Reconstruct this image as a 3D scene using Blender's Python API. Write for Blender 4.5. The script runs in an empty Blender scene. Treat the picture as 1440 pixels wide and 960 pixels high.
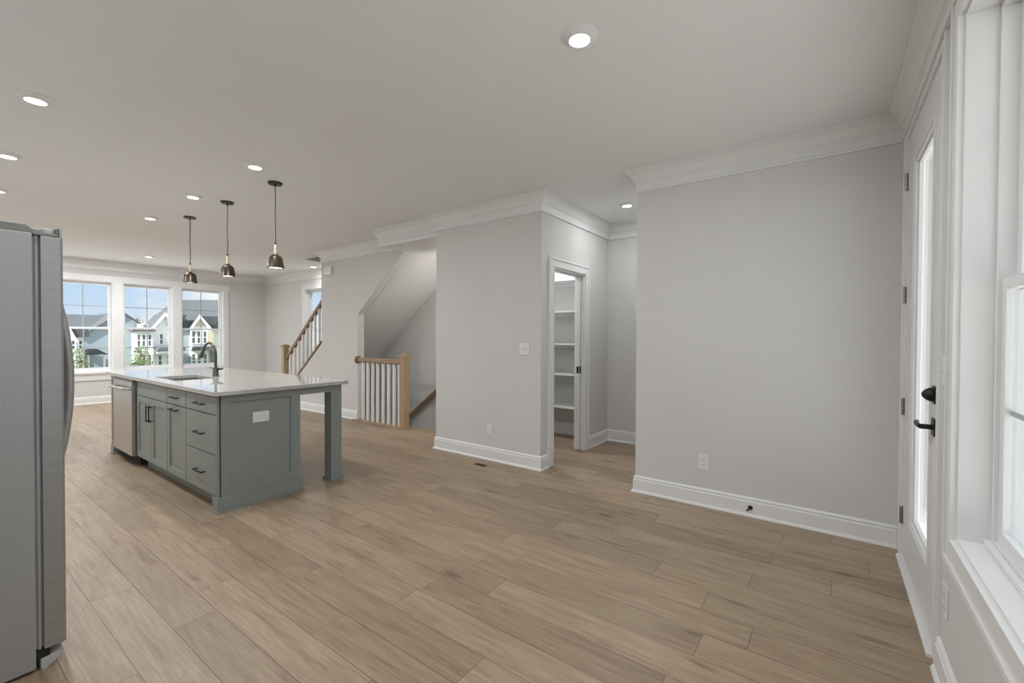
import bpy, bmesh, math, random
from mathutils import Vector, Matrix
random.seed(7)
S = bpy.context.scene
COL = S.collection

# ------------------------------------------------------------------ camera
F_PX, YAW, PITCH, ROLL, CAM_H = 618.55, 0.6247, -0.0137, 0.0043, 1.3418
cd = bpy.data.cameras.new('camera'); cam = bpy.data.objects.new('camera', cd); COL.objects.link(cam)
cd.sensor_width = 36; cd.sensor_fit = 'HORIZONTAL'; cd.lens = F_PX / 1440 * 36; cd.clip_start = 0.02; cd.clip_end = 400
_F = Vector((math.cos(YAW)*math.cos(PITCH), math.sin(YAW)*math.cos(PITCH), math.sin(PITCH)))
_R = Vector((math.sin(YAW), -math.cos(YAW), 0)); _U = _R.cross(_F)
_r = math.cos(ROLL)*_R + math.sin(ROLL)*_U; _u = -math.sin(ROLL)*_R + math.cos(ROLL)*_U
M = Matrix((_r, _u, -_F)).transposed().to_4x4(); M.translation = Vector((0, 0, CAM_H))
cam.matrix_world = M
S.camera = cam

# ------------------------------------------------------------------ view, sky, sun
S.view_settings.view_transform = 'Standard'; S.view_settings.look = 'None'
S.view_settings.exposure = 0.06; S.view_settings.gamma = 1.0; S.view_settings.use_curve_mapping = False
SKY_STRENGTH = 1.0
SUN_STRENGTH = 12.0
SUN_DIR = (0.78, 0.24, -0.58)
CAN_POWER = 16.0
PENDANT_POWER = 2.0
STAIR_FILL_GLOW = 165.0  # glow of the added stair fill lamp

W = bpy.data.worlds.new('sky'); S.world = W; W.use_nodes = True
nt = W.node_tree; nt.nodes.clear()
def N(nt, t, **kw):
    n = nt.nodes.new(t)
    for k, v in kw.items():
        setattr(n, k, v)
    return n
def ramp(nt, stops, fac):
    r = N(nt, 'ShaderNodeValToRGB')
    e = r.color_ramp.elements
    while len(e) < len(stops): e.new(0.5)
    for el, (p, c) in zip(e, stops):
        el.position = p; el.color = (*c, 1) if len(c) == 3 else c
    nt.links.new(fac, r.inputs['Fac'])
    return r.outputs['Color']
tc = N(nt, 'ShaderNodeTexCoord'); sep = N(nt, 'ShaderNodeSeparateXYZ'); nt.links.new(tc.outputs['Generated'], sep.inputs[0])
sky_col = ramp(nt, [(0.0, (0.72, 0.82, 0.96)), (0.06, (0.60, 0.77, 0.98)), (0.13, (0.50, 0.69, 0.98)), (0.35, (1.25, 1.40, 1.60)), (1.0, (1.3, 1.5, 1.8))], sep.outputs['Z'])
mp = N(nt, 'ShaderNodeMapping'); mp.inputs['Scale'].default_value = (5.0, 5.0, 15.0); mp.inputs['Location'].default_value = (0.7, 0.2, 0.0)
nt.links.new(tc.outputs['Generated'], mp.inputs['Vector'])
cn = N(nt, 'ShaderNodeTexNoise'); cn.inputs['Scale'].default_value = 1.0; cn.inputs['Detail'].default_value = 8; cn.inputs['Roughness'].default_value = 0.55
nt.links.new(mp.outputs[0], cn.inputs['Vector'])
cl = ramp(nt, [(0.47, (0, 0, 0)), (0.60, (1, 1, 1))], cn.outputs['Fac'])
mx = N(nt, 'ShaderNodeMixRGB'); nt.links.new(cl, mx.inputs['Fac']); nt.links.new(sky_col, mx.inputs['Color1']); mx.inputs['Color2'].default_value = (0.93, 0.94, 0.98, 1)
bg = N(nt, 'ShaderNodeBackground'); bg.inputs['Strength'].default_value = SKY_STRENGTH; nt.links.new(mx.outputs[0], bg.inputs['Color'])
wo = N(nt, 'ShaderNodeOutputWorld'); nt.links.new(bg.outputs[0], wo.inputs['Surface'])

sd = bpy.data.lights.new('sun', 'SUN'); sun = bpy.data.objects.new('sun', sd); COL.objects.link(sun)
sd.energy = SUN_STRENGTH; sd.angle = 0.02; sd.color = (1.0, 0.95, 0.88)
sun.location = (-20, -10, 30)
sun.rotation_euler = Vector(SUN_DIR).to_track_quat('-Z', 'Y').to_euler()

# ------------------------------------------------------------------ materials
def mat(name, col, rough=0.6, metal=0.0, spec=0.5, var=0.0, vscale=6.0, bump=0.0, bscale=200.0, stretch=None, coat=0.0):
    m = bpy.data.materials.new(name); m.use_nodes = True
    t = m.node_tree; p = t.nodes['Principled BSDF']
    p.inputs['Roughness'].default_value = rough; p.inputs['Metallic'].default_value = metal
    p.inputs['Specular IOR Level'].default_value = spec; p.inputs['Coat Weight'].default_value = coat
    p.inputs['Base Color'].default_value = (*col, 1)
    co = N(t, 'ShaderNodeTexCoord'); vec = co.outputs['Object']
    if stretch:
        mm = N(t, 'ShaderNodeMapping'); mm.inputs['Scale'].default_value = stretch; t.links.new(vec, mm.inputs['Vector']); vec = mm.outputs[0]
    if var > 0:
        n = N(t, 'ShaderNodeTexNoise'); n.inputs['Scale'].default_value = vscale; n.inputs['Detail'].default_value = 4
        t.links.new(vec, n.inputs['Vector'])
        lo = tuple(max(0, c*(1-var)) for c in col); hi = tuple(min(1, c*(1+var)) for c in col)
        t.links.new(ramp(t, [(0.3, lo), (0.7, hi)], n.outputs['Fac']), p.inputs['Base Color'])
    if bump > 0:
        n2 = N(t, 'ShaderNodeTexNoise'); n2.inputs['Scale'].default_value = bscale; n2.inputs['Detail'].default_value = 3
        t.links.new(vec, n2.inputs['Vector'])
        b = N(t, 'ShaderNodeBump'); b.inputs['Strength'].default_value = bump; b.inputs['Distance'].default_value = 0.002
        t.links.new(n2.outputs['Fac'], b.inputs['Height']); t.links.new(b.outputs[0], p.inputs['Normal'])
    return m
def emis(name, col, strength):
    m = bpy.data.materials.new(name); m.use_nodes = True
    p = m.node_tree.nodes['Principled BSDF']
    p.inputs['Base Color'].default_value = (*col, 1); p.inputs['Emission Color'].default_value = (*col, 1); p.inputs['Emission Strength'].default_value = strength
    return m
def glass_mat(name, tint=(0.97, 0.985, 0.98), refl=1.0, ior=1.5):
    m = bpy.data.materials.new(name); m.use_nodes = True; t = m.node_tree; t.nodes.clear()
    o = N(t, 'ShaderNodeOutputMaterial'); mixn = N(t, 'ShaderNodeMixShader'); tr = N(t, 'ShaderNodeBsdfTransparent'); gl = N(t, 'ShaderNodeBsdfGlossy')
    tr.inputs[0].default_value = (*tint, 1); gl.inputs['Roughness'].default_value = 0.0
    fr = N(t, 'ShaderNodeFresnel'); ge = N(t, 'ShaderNodeNewGeometry'); im = N(t, 'ShaderNodeMapRange')   # same reflectance on both faces of the thin pane
    im.inputs['To Min'].default_value = ior; im.inputs['To Max'].default_value = 1/ior
    t.links.new(ge.outputs['Backfacing'], im.inputs['Value']); t.links.new(im.outputs[0], fr.inputs['IOR'])
    t.links.new(fr.outputs[0], mixn.inputs[0]); t.links.new(tr.outputs[0], mixn.inputs[1]); t.links.new(gl.outputs[0], mixn.inputs[2]); t.links.new(mixn.outputs[0], o.inputs['Surface'])
    return m

def floor_mat():
    m = bpy.data.materials.new('oak_plank_floor'); m.use_nodes = True; t = m.node_tree; p = t.nodes['Principled BSDF']
    L = t.links.new
    co = N(t, 'ShaderNodeTexCoord'); sp = N(t, 'ShaderNodeSeparateXYZ'); L(co.outputs['Object'], sp.inputs[0])
    def mth(op, a, b=None, c=None):
        n = N(t, 'ShaderNodeMath', operation=op)
        for i, v in enumerate((a, b, c)):
            if v is None: continue
            if isinstance(v, (int, float)): n.inputs[i].default_value = v
            else: L(v, n.inputs[i])
        return n.outputs[0]
    u = mth('DIVIDE', mth('SUBTRACT', sp.outputs['X'], 0.013), 0.1745)
    row = mth('FLOOR', u); fu = mth('SUBTRACT', u, row)
    wn = N(t, 'ShaderNodeTexWhiteNoise', noise_dimensions='1D'); L(row, wn.inputs['W'])
    v = mth('ADD', mth('DIVIDE', sp.outputs['Y'], 1.22), mth('MULTIPLY', wn.outputs['Value'], 7.0))
    brd = mth('FLOOR', v); fv = mth('SUBTRACT', v, brd)
    cid = N(t, 'ShaderNodeCombineXYZ'); L(row, cid.inputs[0]); L(brd, cid.inputs[1])
    bw = N(t, 'ShaderNodeTexWhiteNoise', noise_dimensions='3D'); L(cid.outputs[0], bw.inputs['Vector'])
    # grain coordinates shift per board
    gv = N(t, 'ShaderNodeCombineXYZ')
    L(mth('MULTIPLY', sp.outputs['X'], 22.0), gv.inputs[0]); L(mth('ADD', mth('MULTIPLY', sp.outputs['Y'], 2.2), mth('MULTIPLY', bw.outputs['Value'], 40.0)), gv.inputs[1]); L(mth('MULTIPLY', bw.outputs['Value'], 25.0), gv.inputs[2])
    g1 = N(t, 'ShaderNodeTexNoise'); g1.inputs['Scale'].default_value = 1.0; g1.inputs['Detail'].default_value = 5; g1.inputs['Roughness'].default_value = 0.6; g1.inputs['Distortion'].default_value = 0.6
    L(gv.outputs[0], g1.inputs['Vector'])
    gf = N(t, 'ShaderNodeCombineXYZ')
    L(mth('MULTIPLY', sp.outputs['X'], 120.0), gf.inputs[0]); L(mth('ADD', mth('MULTIPLY', sp.outputs['Y'], 4.0), mth('MULTIPLY', bw.outputs['Value'], 60.0)), gf.inputs[1])
    g2 = N(t, 'ShaderNodeTexNoise'); g2.inputs['Scale'].default_value = 1.0; g2.inputs['Detail'].default_value = 3; L(gf.outputs[0], g2.inputs['Vector'])
    base = ramp(t, [(0.22, (0.215, 0.150, 0.098)), (0.42, (0.352, 0.262, 0.180)), (0.75, (0.430, 0.332, 0.238))], g1.outputs['Fac'])
    mixb = N(t, 'ShaderNodeMixRGB', blend_type='MULTIPLY'); mixb.inputs['Fac'].default_value = 1.0
    L(base, mixb.inputs['Color1']); L(ramp(t, [(0.0, (0.86, 0.84, 0.82)), (0.5, (1.0, 0.99, 0.98)), (1.0, (1.10, 1.10, 1.10))], bw.outputs['Value']), mixb.inputs['Color2'])
    mixg = N(t, 'ShaderNodeMixRGB', blend_type='MULTIPLY'); mixg.inputs['Fac'].default_value = 1.0
    L(mixb.outputs[0], mixg.inputs['Color1']); L(ramp(t, [(0.35, (0.84, 0.82, 0.80)), (0.6, (1.04, 1.04, 1.04))], g2.outputs['Fac']), mixg.inputs['Color2'])
    # knots
    kv = N(t, 'ShaderNodeCombineXYZ'); L(mth('MULTIPLY', sp.outputs['X'], 5.5), kv.inputs[0]); L(mth('MULTIPLY', sp.outputs['Y'], 2.0), kv.inputs[1])
    vo = N(t, 'ShaderNodeTexVoronoi'); vo.inputs['Scale'].default_value = 1.0; L(kv.outputs[0], vo.inputs['Vector'])
    sel = mth('GREATER_THAN', vo.outputs['Color'], 0.50)
    kd = mth('MULTIPLY', mth('SUBTRACT', 1.0, mth('MINIMUM', mth('DIVIDE', mth('ADD', vo.outputs['Distance'], mth('MULTIPLY', mth('SUBTRACT', g1.outputs['Fac'], 0.5), 0.35)), 0.17), 1.0)), sel)
    mixk = N(t, 'ShaderNodeMixRGB'); L(mth('MULTIPLY', kd, 0.85), mixk.inputs['Fac']); L(mixg.outputs[0], mixk.inputs['Color1']); mixk.inputs['Color2'].default_value = (0.11, 0.070, 0.042, 1)
    # joints
    e1 = mth('LESS_THAN', mth('MINIMUM', fu, mth('SUBTRACT', 1.0, fu)), 0.009)
    e2 = mth('LESS_THAN', mth('MINIMUM', fv, mth('SUBTRACT', 1.0, fv)), 0.0011)
    gap = mth('MAXIMUM', e1, e2)
    mixj = N(t, 'ShaderNodeMixRGB'); L(mth('MULTIPLY', gap, 0.75), mixj.inputs['Fac']); L(mixk.outputs[0], mixj.inputs['Color1']); mixj.inputs['Color2'].default_value = (0.06, 0.04, 0.026, 1)
    L(mixj.outputs[0], p.inputs['Base Color'])
    p.inputs['Roughness'].default_value = 0.42; p.inputs['Specular IOR Level'].default_value = 0.42
    b = N(t, 'ShaderNodeBump'); b.inputs['Strength'].default_value = 0.25; b.inputs['Distance'].default_value = 0.001
    L(mth('SUBTRACT', g2.outputs['Fac'], gap), b.inputs['Height']); L(b.outputs[0], p.inputs['Normal'])
    return m

def wood_mat(name, c0, c1, axis='Z', rough=0.5):
    m = bpy.data.materials.new(name); m.use_nodes = True; t = m.node_tree; p = t.nodes['Principled BSDF']
    co = N(t, 'ShaderNodeTexCoord'); mm = N(t, 'ShaderNodeMapping')
    sc = {'X': (3, 60, 60), 'Y': (60, 3, 60), 'Z': (60, 60, 3)}[axis]
    mm.inputs['Scale'].default_value = sc; t.links.new(co.outputs['Object'], mm.inputs['Vector'])
    n = N(t, 'ShaderNodeTexNoise'); n.inputs['Scale'].default_value = 1; n.inputs['Detail'].default_value = 5; t.links.new(mm.outputs[0], n.inputs['Vector'])
    t.links.new(ramp(t, [(0.3, c0), (0.7, c1)], n.outputs['Fac']), p.inputs['Base Color']); p.inputs['Roughness'].default_value = rough
    return m

def siding_mat(name, col, pitch=0.16):
    m = bpy.data.materials.new(name); m.use_nodes = True; t = m.node_tree; p = t.nodes['Principled BSDF']
    co = N(t, 'ShaderNodeTexCoord'); sp = N(t, 'ShaderNodeSeparateXYZ'); t.links.new(co.outputs['Object'], sp.inputs[0])
    a = N(t, 'ShaderNodeMath', operation='DIVIDE'); t.links.new(sp.outputs['Z'], a.inputs[0]); a.inputs[1].default_value = pitch
    f = N(t, 'ShaderNodeMath', operation='FRACT'); t.links.new(a.outputs[0], f.inputs[0])
    t.links.new(ramp(t, [(0.0, tuple(c*0.7 for c in col)), (0.1, col), (1.0, col)], f.outputs[0]), p.inputs['Base Color'])
    b = N(t, 'ShaderNodeBump'); b.inputs['Strength'].default_value = 0.6; b.inputs['Distance'].default_value = 0.02; t.links.new(f.outputs[0], b.inputs['Height']); t.links.new(b.outputs[0], p.inputs['Normal'])
    p.inputs['Roughness'].default_value = 0.7
    return m

WALL = mat('wall_paint', (0.70, 0.69, 0.672), 0.85, var=0.012, vscale=2.0, bump=0.05, bscale=350, spec=0.3)
CEIL = mat('ceiling_paint', (0.865, 0.87, 0.87), 0.9, var=0.01, vscale=2.0, bump=0.05, bscale=350, spec=0.2)
TRIM = mat('white_trim_paint', (0.83, 0.83, 0.82), 0.38, var=0.01, vscale=3.0)
DOORW = mat('white_door_paint', (0.80, 0.80, 0.795), 0.35, var=0.01, vscale=3.0)
VINYL = mat('white_vinyl', (0.84, 0.845, 0.85), 0.3, var=0.01)
GRID = mat('backlit_grey_muntin', (0.50, 0.51, 0.53), 0.4, var=0.01)  # white grid darkened in colour to imitate its backlit grey
FLOOR = floor_mat()
OAK = wood_mat('pale_oak_vertical', (0.40, 0.275, 0.165), (0.52, 0.38, 0.245), 'Z')
OAKY = wood_mat('pale_oak_along_y', (0.33, 0.225, 0.135), (0.44, 0.315, 0.20), 'Y')
OAKD = wood_mat('brown_oak_rail', (0.22, 0.135, 0.072), (0.32, 0.21, 0.12), 'Y')
NECK = wood_mat('ash_neck', (0.62, 0.50, 0.38), (0.74, 0.62, 0.48), 'Z')
TEAL = mat('grey_green_cabinet_paint', (0.272, 0.302, 0.284), 0.42, var=0.03, vscale=4.0)
QUARTZ = mat('white_quartz', (0.50, 0.482, 0.455), 0.05, var=0.02, vscale=9.0)
STEEL = mat('brushed_stainless', (0.55, 0.545, 0.535), 0.30, metal=1.0, var=0.05, vscale=1.0, bump=0.03, bscale=1.0, stretch=(4, 400, 4))
STEELV = mat('brushed_stainless_door', (0.38, 0.38, 0.37), 0.42, metal=0.65, var=0.05, vscale=1.0, stretch=(3, 3, 60))
FRIDGE = mat('grey_textured_steel', (0.40, 0.405, 0.40), 0.45, metal=0.3, var=0.10, vscale=160, bump=0.35, bscale=420)
GASKET = mat('grey_gasket', (0.36, 0.365, 0.365), 0.6, var=0.05)
PLAST = mat('grey_hinge_plastic', (0.22, 0.215, 0.205), 0.5, var=0.05)
GRILLE = mat('pale_grey_grille', (0.50, 0.50, 0.49), 0.5, var=0.03)
BRONZE = mat('dark_bronze_metal', (0.055, 0.048, 0.042), 0.35, metal=0.7, var=0.1, vscale=20)
BRASS = mat('aged_brass_shade', (0.105, 0.084, 0.062), 0.28, metal=0.75, var=0.15, vscale=30, stretch=(1, 1, 8))
GUNMETAL = mat('gunmetal_faucet', (0.13, 0.12, 0.11), 0.3, metal=0.8, var=0.05)
BLACK = mat('black_metal', (0.018, 0.018, 0.019), 0.4, metal=0.4, var=0.1)
GAPSHADE = mat('dark_recess', (0.02, 0.02, 0.02), 0.9, var=0.1)  # near-black colour standing in for shade inside gaps and recesses
NICKEL = mat('satin_nickel', (0.34, 0.32, 0.28), 0.35, metal=0.9, var=0.05)
PLATE = mat('white_plate_plastic', (0.82, 0.82, 0.81), 0.35, var=0.01)
SLOT = mat('grey_slot', (0.20, 0.20, 0.20), 0.6, var=0.05)
CORD = mat('brown_fabric_cord', (0.05, 0.035, 0.028), 0.8, var=0.2, vscale=300)
GLASS = glass_mat('window_glass')
LENS = emis('lamp_lens', (1.0, 0.96, 0.90), 9.0)
BULB = emis('pendant_glow', (1.0, 0.95, 0.86), 5.0)
ROOFM = mat('asphalt_shingles', (0.082, 0.094, 0.102), 0.9, var=0.18, vscale=3.0, stretch=(1, 1, 3))
ROOFD = mat('dark_shingles', (0.058, 0.064, 0.073), 0.9, var=0.18, vscale=3.0)
SIDEW = siding_mat('white_siding', (0.80, 0.80, 0.79))
SIDEB = siding_mat('pale_blue_grey_siding', (0.30, 0.36, 0.41))
SIDET = siding_mat('tan_board_siding', (0.55, 0.49, 0.36))
SIDEG = siding_mat('pale_grey_siding', (0.27, 0.28, 0.29))
HTRIM = mat('white_house_trim', (0.82, 0.82, 0.82), 0.6, var=0.02)
HGLASS = mat('dark_house_glass', (0.10, 0.115, 0.13), 0.15, var=0.1)
LEAF = mat('young_leaves', (0.105, 0.155, 0.045), 0.7, var=0.45, vscale=2.5)
BARK = mat('bark', (0.14, 0.10, 0.07), 0.9, var=0.2)
LAWN = mat('lawn', (0.20, 0.25, 0.11), 0.95, var=0.25, vscale=0.6)
PAVE = mat('pale_concrete', (0.66, 0.655, 0.64), 0.9, var=0.06, vscale=1.0)

# ------------------------------------------------------------------ mesh helpers
class MB:
    def __init__(s): s.v = []; s.f = []
    def add(s, vs, fs):
        o = len(s.v); s.v += [tuple(map(float, q)) for q in vs]; s.f += [tuple(i+o for i in f) for f in fs]; return s
    def box(s, x0, x1, y0, y1, z0, z1):
        x0, x1 = sorted((x0, x1)); y0, y1 = sorted((y0, y1)); z0, z1 = sorted((z0, z1))
        return s.add([(x0,y0,z0),(x1,y0,z0),(x1,y1,z0),(x0,y1,z0),(x0,y0,z1),(x1,y0,z1),(x1,y1,z1),(x0,y1,z1)],
                     [(0,3,2,1),(4,5,6,7),(0,1,5,4),(1,2,6,5),(2,3,7,6),(3,0,4,7)])
    def prism(s, poly, axis, a, b):
        """poly of 2D points, extruded along axis between a and b. axis x: (y,z); y: (x,z); z: (x,y)"""
        def P(p, t):
            return {'x': (t, p[0], p[1]), 'y': (p[0], t, p[1]), 'z': (p[0], p[1], t)}[axis]
        n = len(poly)
        return s.add([P(p, a) for p in poly] + [P(p, b) for p in poly],
                     [tuple(range(n))[::-1], tuple(range(n, 2*n))] + [(i, (i+1) % n, n+(i+1) % n, n+i) for i in range(n)])
    def lathe(s, prof, c, n=28, axis='z', cap=True):
        """prof list of (r, h) along axis from centre c"""
        vs = []; k = len(prof)
        for i in range(n):
            a = 2*math.pi*i/n
            for r, h in prof:
                q = {'z': (r*math.cos(a), r*math.sin(a), h), 'y': (r*math.cos(a), h, r*math.sin(a)), 'x': (h, r*math.cos(a), r*math.sin(a))}[axis]
                vs.append((c[0]+q[0], c[1]+q[1], c[2]+q[2]))
        fs = [(i*k+j, ((i+1) % n)*k+j, ((i+1) % n)*k+j+1, i*k+j+1) for i in range(n) for j in range(k-1)]
        if cap:
            fs.append(tuple(i*k for i in range(n))[::-1]); fs.append(tuple(i*k+k-1 for i in range(n)))
        return s.add(vs, fs)
    def tube(s, pts, r, n=12, cap=True):
        pts = [Vector(p) for p in pts]; rr = r if isinstance(r, (list, tuple)) else [r]*len(pts)
        vs = []; up = None
        for i, p in enumerate(pts):
            t = (pts[min(i+1, len(pts)-1)] - pts[max(i-1, 0)]).normalized()
            if up is None:
                up = t.orthogonal().normalized()
            up = (up - t*up.dot(t)).normalized(); w = t.cross(up)
            for j in range(n):
                a = 2*math.pi*j/n; q = p + rr[i]*(math.cos(a)*up + math.sin(a)*w); vs.append(tuple(q))
        fs = [(i*n+j, i*n+(j+1) % n, (i+1)*n+(j+1) % n, (i+1)*n+j) for i in range(len(pts)-1) for j in range(n)]
        if cap:
            fs += [tuple(range(n))[::-1], tuple(range((len(pts)-1)*n, len(pts)*n))]
        return s.add(vs, fs)
    def bar(s, a, b, hw, hh):
        """rectangular bar between a and b: half width sideways (horizontal), half height"""
        a, b = Vector(a), Vector(b); t = (b-a).normalized()
        sd_ = t.cross(Vector((0, 0, 1)))
        sd_ = Vector((1, 0, 0)) if sd_.length < 1e-5 else sd_.normalized()
        u = sd_.cross(t)
        vs = [tuple(p + i*hw*sd_ + j*hh*u) for p in (a, b) for i, j in ((-1,-1),(1,-1),(1,1),(-1,1))]
        return s.add(vs, [(0,3,2,1),(4,5,6,7),(0,1,5,4),(1,2,6,5),(2,3,7,6),(3,0,4,7)])
    def sweep(s, path, prof):
        """moulding along a plan polyline (room on the left); prof (offset, z)"""
        path = [Vector((p[0], p[1])) for p in path]; n = len(path); m = len(prof)
        nm = []
        for i in range(n-1):
            d = (path[i+1]-path[i]).normalized(); nm.append(Vector((-d.y, d.x)))
        vs = []
        for i in range(n):
            if i == 0: o = nm[0]
            elif i == n-1: o = nm[-1]
            else: o = (nm[i-1]+nm[i])/(1+nm[i-1].dot(nm[i]))
            for d, z in prof:
                q = path[i]+o*d; vs.append((q.x, q.y, z))
        fs = [(i*m+j, (i+1)*m+j, (i+1)*m+(j+1) % m, i*m+(j+1) % m) for i in range(n-1) for j in range(m)]
        fs += [tuple(range(m)), tuple(range((n-1)*m, n*m))[::-1]]
        return s.add(vs, fs)
    def build(s, name, material, parent=None, bevel=0.0, smooth=False, segs=2):
        off = Vector((0, 0, 0)); q = parent
        while q is not None:
            off += q.location; q = q.parent
        me = bpy.data.meshes.new(name); me.from_pydata([tuple(Vector(v)-off) for v in s.v], [], s.f)
        bm = bmesh.new(); bm.from_mesh(me); bmesh.ops.recalc_face_normals(bm, faces=bm.faces); bm.to_mesh(me); bm.free()
        me.materials.append(material)
        o = bpy.data.objects.new(name, me); COL.objects.link(o)
        if parent: o.parent = parent
        if smooth:
            for p in me.polygons: p.use_smooth = True
            try: me.set_sharp_from_angle(angle=math.radians(35))
            except Exception: pass
        if bevel:
            b = o.modifiers.new('bevel', 'BEVEL'); b.width = bevel; b.segments = segs; b.limit_method = 'ANGLE'; b.angle_limit = math.radians(40)
        return o

def thing(name, label, cat, loc, group=None):
    o = bpy.data.objects.new(name, None); COL.objects.link(o); o.location = loc; o.empty_display_size = 0.1
    o['label'] = label; o['category'] = cat
    if group: o['group'] = group
    return o
def tag(o, label, cat, group=None):
    o['label'] = label; o['category'] = cat
    if group: o['group'] = group
    return o
def struct(o, label=None, cat=None):
    o['kind'] = 'structure'
    if label: o['label'] = label
    o['category'] = cat or o.name.split('_')[0].split('.')[0]
    return o
def dup(root, loc, label):
    r = root.copy(); COL.objects.link(r); r.location = loc; r['label'] = label
    for ch in list(root.children):
        c = ch.copy(); COL.objects.link(c); c.parent = r
        for g in list(ch.children):
            d = g.copy(); COL.objects.link(d); d.parent = c
    return r

# ------------------------------------------------------------------ the room
ZC = 2.75
YG = -0.375          # garden wall
YF = 11.4            # far wall
XL = 3.70            # dining / pantry wall plane
XB = 5.31            # outer right wall
XS = 4.20            # stair wall plane
XK = -0.42           # kitchen wall
YL0, YP0, YP1 = 1.347, 2.315, 3.775

fl = MB().box(XK-0.16, 4.27, YG-0.16, YF+0.16, -0.25, 0).box(4.27, XB+0.16, YG-0.16, 4.55, -0.25, 0).box(4.27, XB+0.16, 8.25, YF+0.16, -0.25, 0)
struct(fl.build('floor', FLOOR), 'light brown oak plank floor', 'floor')
ce = MB().box(XK-0.16, 4.42, YG-0.16, YF+0.16, ZC, ZC+0.3).box(4.42, XB+0.16, YG-0.16, 4.95, ZC, ZC+0.3).box(4.42, XB+0.16, 8.0, YF+0.16, ZC, ZC+0.3)
struct(ce.build('ceiling', CEIL), 'pale flat painted ceiling', 'ceiling')
struct(MB().box(4.30, 4.42, 4.6, 8.12, ZC+0.3, 5.3).box(4.42, XB, 8.0, 8.12, ZC+0.3, 5.3).box(4.42, XB, 4.6, 4.95, ZC+0.3, 5.3).box(4.30, XB+0.16, 4.6, 8.12, 5.3, 5.4).build('wall_upper_stairwell', WALL), 'upper stairwell walls seen through the ceiling opening', 'wall')

struct(MB().box(XL, XB+0.16, YG-0.16, YL0, -0.02, ZC).build('wall_dining', WALL), 'wide blank light grey wall on the right', 'wall')
# pantry: front, hall side with doorway, stair side
DX0, DX1, DZ = 3.93, 4.65, 2.05
struct(MB().box(XL, XL+0.12, YP0, YP1, 0, ZC).box(XL+0.12, DX0, YP0, YP0+0.115, 0, ZC).box(DX1, XB, YP0, YP0+0.115, 0, ZC).box(DX0, DX1, YP0, YP0+0.115, DZ, ZC)
       .box(XL+0.12, XB, YP1-0.115, YP1, 0, ZC).build('wall_pantry', WALL), 'light grey pantry wall between the stairs and the hall', 'wall')
# right outer wall, window opening y 8.7-9.57
WY0, WY1, WZ0, WZ1 = 8.70, 9.57, 0.61, 2.35
struct(MB().box(XB, XB+0.16, 1.0, WY0, -3.2, 5.4).box(XB, XB+0.16, WY1, YF+0.16, -3.2, 5.4).box(XB, XB+0.16, WY0, WY1, -3.2, WZ0).box(XB, XB+0.16, WY0, WY1, WZ1, 5.4).build('wall_right', WALL), 'outer right wall behind the stairs and hall', 'wall')
# far wall with three windows
FX = [(1.61, 2.43), (2.58, 3.40), (3.55, 4.37)]
w = MB().box(XK-0.16, XB+0.16, YF, YF+0.16, WZ1, ZC).box(XK-0.16, XB+0.16, YF, YF+0.16, -0.25, WZ0)
e = [XK-0.16] + [q for p in FX for q in p] + [XB+0.16]
for i in range(0, len(e), 2): w.box(e[i], e[i+1], YF, YF+0.16, WZ0, WZ1)
struct(w.build('wall_far', WALL), 'far end wall with three windows', 'wall')
# kitchen wall
struct(MB().box(XK-0.16, XK, YG-0.16, YF+0.16, -0.25, ZC).build('wall_kitchen', WALL), 'left kitchen wall behind the refrigerator', 'wall')
# garden wall: door opening and window opening
GD0, GD1, GDZ = 2.50, 3.55, 2.535
GW0, GW1, GWZ0, GWZ1 = 1.15, 2.168, 0.625, 2.466
struct(MB().box(XK-0.16, -0.25, YG, YG-0.16, 0, ZC).box(0.85, GW0, YG, YG-0.16, 0, ZC).box(-0.25, 0.85, YG, YG-0.16, 0, GWZ0).box(-0.25, 0.85, YG, YG-0.16, GWZ1, ZC).box(GW0, GW1, YG, YG-0.16, 0, GWZ0).box(GW0, GW1, YG, YG-0.16, GWZ1, ZC)
       .box(GW1, GD0, YG, YG-0.16, 0, ZC).box(GD0, GD1, YG, YG-0.16, GDZ, ZC).box(GD1, XL, YG, YG-0.16, 0, ZC).build('wall_garden', WALL), 'near right wall with glazed door and window', 'wall')
# stair wall, header, soffit
SB = 4.95
struct(MB().prism([(6.03, -3.2), (8.56, -3.2), (8.56, 0.0), (7.05, 1.19), (7.05, ZC), (SB, ZC), (SB, 2.53), (6.03, 1.665)], 'x', XS, XS+0.12).build('wall_stair', WALL), 'light grey stair wall with sloped cut', 'wall')
struct(MB().box(3.78, XB, YP1, SB, 2.53, ZC).build('ceiling_stair_header', CEIL), 'dropped header over the stair opening', 'ceiling')
struct(MB().prism([(SB, 2.53), (9.0, -0.787), (9.0, -0.70), (SB, 2.61)], 'x', XS+0.12, XB).build('ceiling_stair_slope', WALL), 'sloped soffit under the upper stairs', 'ceiling')
struct(MB().box(4.27, XB, 4.43, 4.55, -3.2, -0.25).box(4.2, 4.27, 4.43, 6.03, -3.2, -0.25).build('wall_lower_stairwell', WALL), 'stairwell wall below the floor edge', 'wall')
struct(MB().box(4.2, XB+0.16, 4.4, 9.2, -3.3, -3.2).build('floor_lower', FLOOR), 'lower landing floor', 'floor')

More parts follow.
